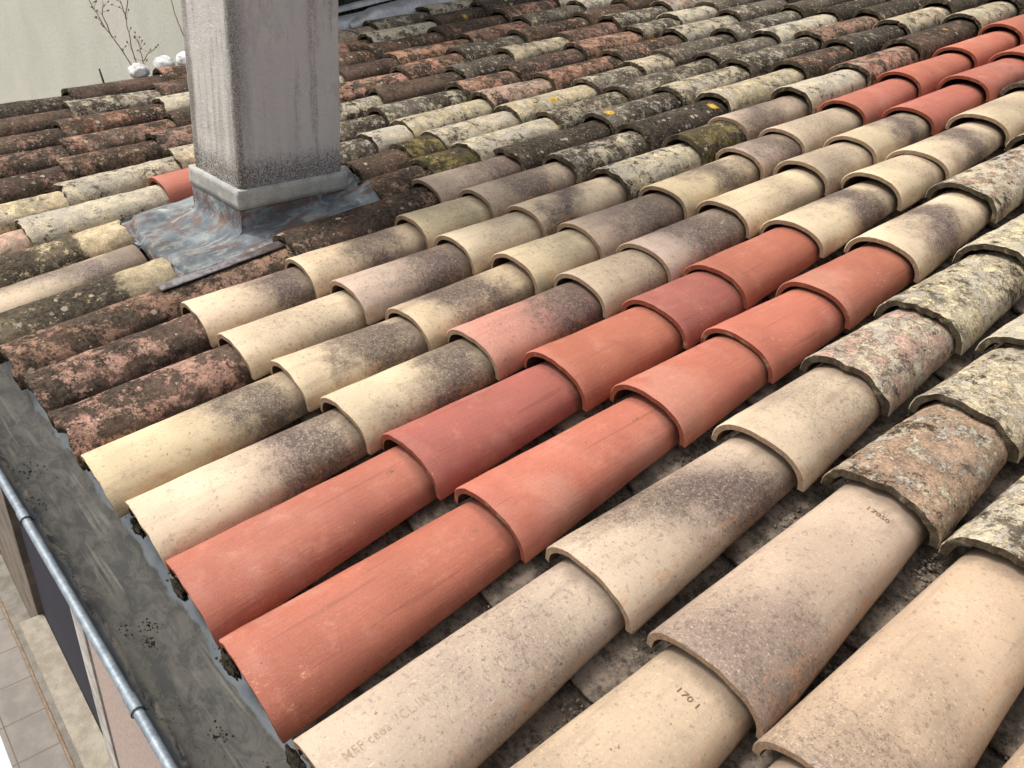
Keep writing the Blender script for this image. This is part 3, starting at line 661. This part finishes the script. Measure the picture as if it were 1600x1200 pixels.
part('joint_sleeve', ringmesh(-1.345, .0100, .03), M_BEAD, gut); part('joint_sleeve', ringmesh(-.785, .0102, .035), M_BEAD, gut)
M_SEAM = mat_simple('dark_seam', (.03, .03, .035), (.06, .06, .06), 60, .6, .1, .001)
for x in (-1.327, -.765):
    vs, fs = [], []
    pr = [(-.1475+.0110*math.cos(a), -.05+.0110*math.sin(a)) for a in [math.pi*(1.25-.16*q) for q in range(9)]] + [(-.133, -.0545), (-.122, -.062)]
    tube(vs, fs, [Vector((x-(.02 if i > 9 else 0), y, z))-off for i, (y, z) in enumerate(pr)], [.0011]*len(pr), 6); part('joint_seam', mesh('joint_seam', vs, fs), M_SEAM, gut)
# soil crumbs lying in the trough: nobody could count them
r3 = random.Random(5); vs, fs = [], []; gutting = True
def crumb(c, r):
    b = len(vs); rot = Matrix.Rotation(r3.uniform(0, 6), 3, Vector((r3.random(), r3.random(), r3.random()+.1)).normalized())
    for q in ((1, 0, 0), (-1, 0, 0), (0, 1, 0), (0, -1, 0), (0, 0, 1), (0, 0, -1)):
        vs.append(Vector(c)+rot @ (Vector(q)*r*r3.uniform(.5, 1.3)))
    for q in range(b, b+6) if c[2] < -.06 and c[1] < .02 and gutting else (): vs[q] = GM @ (vs[q]-off)+off
    for f in ((0, 2, 4), (2, 1, 4), (1, 3, 4), (3, 0, 4), (2, 0, 5), (1, 2, 5), (3, 1, 5), (0, 3, 5)): fs.append(tuple(b+i for i in f))
GM = Matrix.Rotation(.0247, 3, 'Z')
def gz(y):
    for (y0, z0), (y1, z1) in zip(prof[:-1], prof[1:]):
        if y0 <= y <= y1: return z0+(z1-z0)*(y-y0)/(y1-y0)
    return -.12
for _ in range(900):
    x = r3.uniform(-2.2, -.35); y = min(.0, max(-.13, r3.gauss(-.085, .022))); crumb((x, y, gz(y)+.0006), r3.choice((.0007, .0009, .0012, .0018)))
for cx, cy, n, s in ((-.955, -.062, 110, .009), (-.99, -.05, 40, .012), (-.70, -.05, 25, .012), (-1.0, -.085, 18, .012), (-.62, -.075, 14, .02), (-.50, -.06, 16, .03), (-1.45, -.09, 22, .02), (-1.6, -.075, 26, .03), (-.585, -.018, 60, .007)):
    for _ in range(n):
        x, y = r3.gauss(cx, s), min(.0, r3.gauss(cy, s*.6)); crumb((x, y, gz(y)+.001), r3.uniform(.001, .0038))
tag(link('soil_crumbs', mesh('soil_crumbs', vs, fs, None, False), M_SOIL), 'black soil crumbs scattered along the gutter bottom', 'soil', kind='stuff')
gutting = False
# grit and moss in the near channels
M_GRIT = mat_simple('grit', (.07, .055, .04), (.30, .26, .20), 9, .95, .5, .002, lo=.45, hi=.7)
vs, fs = [], []
for a, b in zip(ks[:9], ks[1:10]):
    uc = (COLS[a][0]+COLS[b][0])/2
    for _ in range(2600):
        v = r3.uniform(0, 3.2)**1.; du = r3.gauss(0, .026); u = uc+du
        if abs(du) > .075: continue
        h = -.040+.013+.034*(du/.098)**2+.004; crumb(rp(u, v, h), r3.choice((.0009, .0012, .0018, .0024, .0036)))
    for _ in range(14):
        v0 = r3.uniform(0, 3); 
        for _ in range(26): 
            du = r3.gauss(0, .012); crumb(rp(uc+du*1.6, v0+r3.gauss(0, .03), -.022+.034*(du/.06)**2*.3+r3.uniform(0, .005)), r3.uniform(.002, .006))
tag(link('channel_grit', mesh('channel_grit', vs, fs, None, False), M_GRIT), 'loose grit and crumbs lying in the channels between tile columns', 'grit', kind='stuff')
# ---------------------------------------------------------------- facade, sill, panel and floor far below the gutter
M_PINK = mat_simple('pink_render', (.38, .28, .24), (.50, .41, .36), 60, .95, .6, .004, fine=260)
M_WHITEPL = mat_simple('white_reveal', (.34, .31, .28), (.55, .52, .48), 8, .9, .3, .003)
M_BROWNW = mat_simple('brown_render', (.13, .105, .085), (.22, .18, .14), 6, .95, .4, .004)
M_SILL = mat_simple('cream_sill', (.27, .235, .185), (.38, .34, .27), 12, .95, .6, .004)
M_PANEL = mat_simple('dark_panel', (.020, .020, .034), (.026, .025, .042), 4, .75, .1, .001)
def front(name, x0, x1, y0, y1, z0, z1, m, lab=None, cat=None, parent=None):
    o = link(name, box_mesh(name, (x0, y0, z0), (x1, y1, z1), .002), m, parent)
    if lab: tag(o, lab, cat)
    return o
fac = bpy.data.objects.new('house_facade', None); COL.objects.link(fac)
tag(fac, 'rendered house front below the gutter with a dark panelled opening', 'house front')
front('wall', -2.28, .9, .05, .28, -3.3, -.16, M_PINK, parent=fac)
front('opening_jamb', -2.44, -2.283, .042, .27, -3.3, -.16, M_WHITEPL, parent=fac)
front('lintel', -3.58, -2.443, .051, .28, -1.3, -.16, M_BROWNW, parent=fac)
front('dark_panel', -3.58, -2.443, .075, .10, -2.448, -1.303, M_PANEL, parent=fac)
front('apron_wall', -3.58, -2.443, .052, .28, -3.3, -2.505, M_BROWNW, parent=fac)
front('sill', -3.60, -2.2, -.044, .073, -2.50, -2.45, M_SILL, parent=fac)
front('pier', -4.6, -3.603, .046, .28, -3.3, -.16, M_BROWNW, parent=fac)
M_ORANGE = mat_simple('rusty_orange_edge', (.20, .13, .08), (.28, .22, .165), 30, .95, .6, .003)
M_CURB = mat_simple('grey_curb', (.16, .145, .12), (.24, .22, .19), 14, .95, .5, .003)
tag(front('curb', -5.5, -1.6, -.052, .045, -3.0, -2.80, M_CURB), 'low grey curb at the foot of the house front', 'curb', None, 'thing')
tag(front('rusty_edge', -5.5, -1.6, -.066, -.053, -2.86, -2.797, M_ORANGE), 'rust stained orange edging along the grey curb', 'edging', None, 'thing')
def mat_floor():
    m = NT('terrace_floor_tiles'); v = m.tc.outputs['Object']; br = m.n.new('ShaderNodeTexBrick'); br.offset = 0; br.squash = 1
    m.set(br.inputs['Vector'], v); br.inputs['Scale'].default_value = 1; br.inputs['Brick Width'].default_value = .26; br.inputs['Row Height'].default_value = .26; br.inputs['Mortar Size'].default_value = .0035; br.inputs['Mortar Smooth'].default_value = .2
    n = m.noise(v, 7, 6, .65); c = m.mix(m.ss(n, .35, .65), (.19, .17, .15), (.25, .225, .20)); c = m.mix(br.outputs['Fac'], c, (.12, .10, .08))
    m.bump(m.noise(v, 60, 4), .1, .002); return m.out(c, .7, .3)
vs = [(-9, -3.2, -2.9), (1.5, -3.2, -2.9), (1.5, .3, -2.9), (-9, .3, -2.9)]
tag(link('terrace_floor', mesh('terrace_floor', vs, [(0, 1, 2, 3)], None, False), mat_floor()), kind='structure')
M_WH = mat_simple('white_plastic', (.62, .68, .74), (.75, .80, .84), 5, .4, .05, .001)
tag(front('white_rail', -1.95, -1.0, -.42, -.297, -1.26, -1.20, M_WH), 'white rail end at the bottom left corner of the photo', 'rail')
gv = [(-60, -60, -3.2), (60, -60, -3.2), (60, 60, -3.2), (-60, 60, -3.2)]
tag(link('ground', mesh('ground', gv, [(0, 1, 2, 3)], None, False), M_CURB), kind='structure')
# ---------------------------------------------------------------- neighbouring wall, flashing, dark wall beyond the far verge
def mat_wall():
    m = NT('pale_cream_render'); v = m.tc.outputs['Object']; sv = m.mapv(v, (1, 1, .6))
    c = m.mix(m.ss(m.noise(sv, 3, 5, .6), .35, .65), (.62, .61, .52), (.68, .665, .575)); c = m.mix(m.ss(m.noise(m.mapv(v, (1, 1, .5)), 4, 6, .65), .5, .68, 0, .4), c, (.57, .56, .48))
    f = m.noise(v, 60, 5, .7); c = m.scaled(c, m.ss(f, .3, .7, .94, 1.06)); m.bump(f, .35, .006); return m.out(c, .95, .1)
o = link('neighbour_wall', box_mesh('neighbour_wall', (-7, 0, -3.5), (0, .3, 2.6), .004), mat_wall(), None, Matrix.Translation((-3.80, 1.45, 0)) @ Matrix.Rotation(math.radians(14), 4, 'Z'))
tag(o, 'plain pale cream rendered wall rising behind the far edge of the roof', 'wall', None, 'thing')
M_DARKW = mat_simple('dark_mossy_render', (.012, .012, .011), (.075, .07, .06), 70, .97, .9, .006, spec=.1, fine=260, lo=.4, hi=.62)
o = link('parapet_wall', box_mesh('parapet_wall', (-4.3, 1.43, -3.2), (-3.86, 6.0, 1.9), .004), M_DARKW)
tag(o, 'rough blackened wall above the zinc flashing behind the roof', 'wall', None, 'thing')
M_FL = mat_simple('grey_zinc_capping', (.36, .37, .38), (.56, .57, .57), 12, .45, .3, .002, .45, .5)
def capping(name, v0, v1, uc, r, h, n, seed):
    vs, fs = [], []; m_ = 14
    for j in range(n+1):
        v = v0+(v1-v0)*j/n; e = min(1, (j/n)*5+.35)
        for i in range(m_+1):
            a = math.pi*i/m_; vs.append(rp(uc-r*e*math.cos(a), v, h+r*.75*e*math.sin(a)+.003*noise.noise(Vector((v*6, i*.4, seed)))))
    for j in range(n):
        for i in range(m_): q = j*(m_+1)+i; fs.append((q, q+1, q+m_+2, q+m_+1))
    return mesh(name, vs, fs)
cp = bpy.data.objects.new('zinc_capping', None); COL.objects.link(cp); cp.location = rp(3.72, 2.1, .03)
bpy.context.view_layer.update()
tag(cp, 'grey zinc capping along the far edge of the roof behind the chimney', 'flashing')
iv = Matrix.Translation(-cp.location)
for nm, args in (('upper_sheet', (2.08, 3.3, 3.69, .085, .035, 24, 1)), ('lower_sheet', (1.35, 2.3, 3.74, .07, .025, 20, 2)), ('wall_upstand', (1.35, 4.2, 3.82, .03, .085, 30, 3))):
    me = capping(nm, *args); me.transform(iv); o = part(nm, me, M_FL, cp)
# white mortared ridge pieces at the far verge
M_WM = mat_simple('white_mortar', (.60, .60, .58), (.78, .78, .76), 18, .9, .5, .004)
for q, (v, rr_, lab) in enumerate(((1.005, .040, 'white mortared stone at the far verge, nearer the dry weed'), (1.12, .046, 'white mortared stone at the far verge, nearer the chimney'), (1.22, .04, 'small white mortared stone half hidden by the chimney'))):
    o = link('white_stone', lump('white_stone', (0, 0, 0), rr_, 60+q, (1.2, 1.0, .85), .16, 4), M_WM, None, Matrix.Translation(rp(3.66, v, .085))); tag(o, lab, 'stone', 'white stones at the verge')
vs, fs = [], []
tube(vs, fs, [rp(3.56+.004*math.sin(j), .93+.45*j/12, .058+.004*math.sin(j*1.7)) for j in range(13)], [.006+.016*min(1, j/4) for j in range(13)], 10)
tag(link('mortar_fillet', mesh('mortar_fillet', vs, fs), M_WM), 'white mortar fillet running along the verge below the white stones', 'mortar')
# rusty rod
M_ROD = mat_simple('rusty_rod', (.10, .06, .04), (.16, .10, .06), 60, .9, .3, .001)
vs, fs = [], []; tube(vs, fs, [Vector((-3.62, .815, .20)), Vector((-3.628, .80, .30))], [.005, .004], 8)
tag(link('iron_rod', mesh('iron_rod', vs, fs), M_ROD), 'short rusty rod sticking up from the far verge', 'rod')
# dry weeds
M_STEM = mat_simple('dry_stem', (.26, .19, .15), (.38, .29, .23), 40, .9, .2, .001)
def weed(name, base, stems, lab, seeds=True):
    r = random.Random(len(lab)); e = bpy.data.objects.new(name, None); COL.objects.link(e); e.location = base; bpy.context.view_layer.update(); tag(e, lab, 'dry plant')
    bs = Vector(base)
    for st in stems:
        vs, fs = [], []; pts = [Vector(p) for p in st]; P = []
        for a, b in zip(pts[:-1], pts[1:]):
            for t in range(5): P.append(a.lerp(b, t/5)+Vector((r.uniform(-1, 1), r.uniform(-1, 1), 0))*.002)
        P.append(pts[-1]); n = len(P); tube(vs, fs, P, [.0024*(1-.7*i/n)+.0005 for i in range(n)], 6)
        if seeds:
            for i in range(4, n):
                if r.random() < .75:
                    d = Vector((r.uniform(-1, 1), r.uniform(-1, 1), r.uniform(.2, 1))).normalized(); q = P[i]+d*r.uniform(.012, .045)
                    tube(vs, fs, [P[i], q], [.001, .0008], 4); tube(vs, fs, [q, q+d*.006, q+d*.011], [.0015, .0045, .001], 6)
        me = mesh('stem', vs, fs); me.transform(Matrix.Translation(-bs)); link('stem', me, M_STEM, e)
B = (-3.68, .985, .225)
weed('dry_weed', B, [[B, (-3.68, .92, .36), (-3.69, .86, .46), (-3.69, .82, .56), (-3.70, .80, .62)],
                     [B, (-3.68, .96, .38), (-3.69, .955, .50), (-3.69, .93, .60), (-3.69, .90, .70)],
                     [(-3.69, .955, .48), (-3.69, .975, .56), (-3.69, .985, .66)],
                     [B, (-3.68, 1.0, .30), (-3.68, .995, .36), (-3.68, .99, .40)], [(-3.68, 1.0, .31), (-3.68, 1.03, .345), (-3.68, 1.06, .36)],
                     [(-3.685, .89, .41), (-3.68, .86, .50), (-3.68, .87, .55)]], 'dry weed with seed heads growing from the far verge before the cream wall')
B2 = (-3.70, 1.26, .27)
weed('dry_twig', B2, [[B2, (-3.70, 1.20, .40), (-3.70, 1.17, .50), (-3.70, 1.15, .62), (-3.70, 1.13, .75)]], 'single bare twig rising just left of the chimney', False)
# ---------------------------------------------------------------- small things lying about
M_SHELL = mat_simple('pale_shell', (.42, .28, .16), (.55, .40, .25), 90, .5, .3, .001)
def snail(name, p, r, lab):
    vs, fs = [], []; pts, rad = [], []
    for i in range(40):
        t = i/39; a = t*3.6*math.pi; R = r*.95*(1-t)**.9
        pts.append(Vector((math.cos(a)*R, math.sin(a)*R, r*.9*t))); rad.append(r*.55*(1-t)**.9+.0004)
    tube(vs, fs, pts, rad, 10); o = link(name, mesh(name, vs, fs), M_SHELL, None, Matrix.Translation(p)); tag(o, lab, 'snail shell')
uc23 = (COLS[2][0]+COLS[3][0])/2; uc12 = (COLS[1][0]+COLS[2][0])/2; uc01 = (COLS[0][0]+COLS[1][0])/2
snail('snail_shell', rp(uc23-.015, .21, -.012), .0062, 'small pale snail shell in the channel beside the nearest red eave tile')
snail('snail_shell', rp(uc12-.01, .70, -.010), .0065, 'brown snail shell in the channel right of the smoky grey tile')
M_CHIP = mat_simple('grey_chip', (.25, .25, .25), (.45, .44, .42), 60, .9, .4, .002)
tag(link('stone_chip', lump('stone_chip', (0, 0, 0), .0075, 41, (1, .7, .5), .5, 2), M_CHIP, None, Matrix.Translation(rp(uc12-.008, .60, -.012))), 'grey stone chip in the channel below the brown snail shell', 'stone')
def leaf():
    vs, fs = [], []; n = 10
    for i in range(n+1):
        t = i/n; wd = .011*math.sin(math.pi*(.08+.86*t))
        for k in range(5):
            s = (k/4-.5)*2; vs.append((s*wd*.8, t*.06, .007*s*s+.004*math.sin(t*7)))
    for i in range(n):
        for k in range(4): q = i*5+k; fs.append((q, q+1, q+6, q+5))
    return mesh('dry_leaf', vs, fs)
M_LEAF = mat_simple('dry_leaf', (.20, .15, .12), (.36, .30, .25), 50, .9, .4, .001)
o = link('dry_leaf', leaf(), M_LEAF, None, tile_matrix(uc01-.012, .68, -.008, uc01-.02, .75, -.006, .3)); md = o.modifiers.new('thickness', 'SOLIDIFY'); md.thickness = .0006
tag(o, 'curled grey brown dead leaf in the channel between the smooth tan tiles', 'leaf')
# ---------------------------------------------------------------- stamped lettering on the near tiles
M_INK = mat_simple('stamped_mark', (.17, .105, .07), (.23, .15, .10), 90, .95, .2, .001)
M_INK2 = mat_simple('raised_mark', (.27, .205, .14), (.36, .28, .20), 90, .9, .2, .001)
def stamp(key, text, size, t0, phi0, along, mat, gap=1.):
    if key not in TILES: return
    o, a0, a1, b0, b1, L = TILES[key]
    cu = bpy.data.curves.new('stamp', 'FONT'); cu.body = text; cu.size = size; cu.extrude = 0; cu.space_character = gap; cu.resolution_u = 2; cu.offset = .0001 if along else 0
    tmp = bpy.data.objects.new('tmp', cu); COL.objects.link(tmp); dg = bpy.context.evaluated_depsgraph_get()
    me = bpy.data.meshes.new_from_object(tmp.evaluated_get(dg)); bpy.data.objects.remove(tmp)
    me.name = 'stamped_lettering'
    for v in me.vertices:
        x, y = v.co.x, v.co.y
        if along: yy = t0*L+x; arc = -y
        else: yy = t0*L+y; arc = x
        t = min(1, max(0, yy/L)); a = a0+(a1-a0)*t; b = b0+(b1-b0)*t
        ph = phi0-arc/((a+b)/2); px, pz = arch_pt(ph, a+.0005, b+.0005); v.co = Vector((px, yy, pz))
    p = link('stamped_lettering', me, mat, o); p.matrix_parent_inverse = Matrix(); return p
stamp((2, 0), 'MFF ceoa IICL IN', .017, .06, math.radians(88), True, M_INK2, 1.15)
stamp((1, 1), '17050', .0145, .795, math.radians(96), False, M_INK)
stamp((1, 0), '170 1', .0145, .795, math.radians(96), False, M_INK)
stamp((3, 0), '1 10', .009, .78, math.radians(80), True, M_INK)
stamp((4, 0), '1 38', .009, .76, math.radians(80), True, M_INK)
stamp((3, 1), '1 10', .009, .74, math.radians(80), True, M_INK)
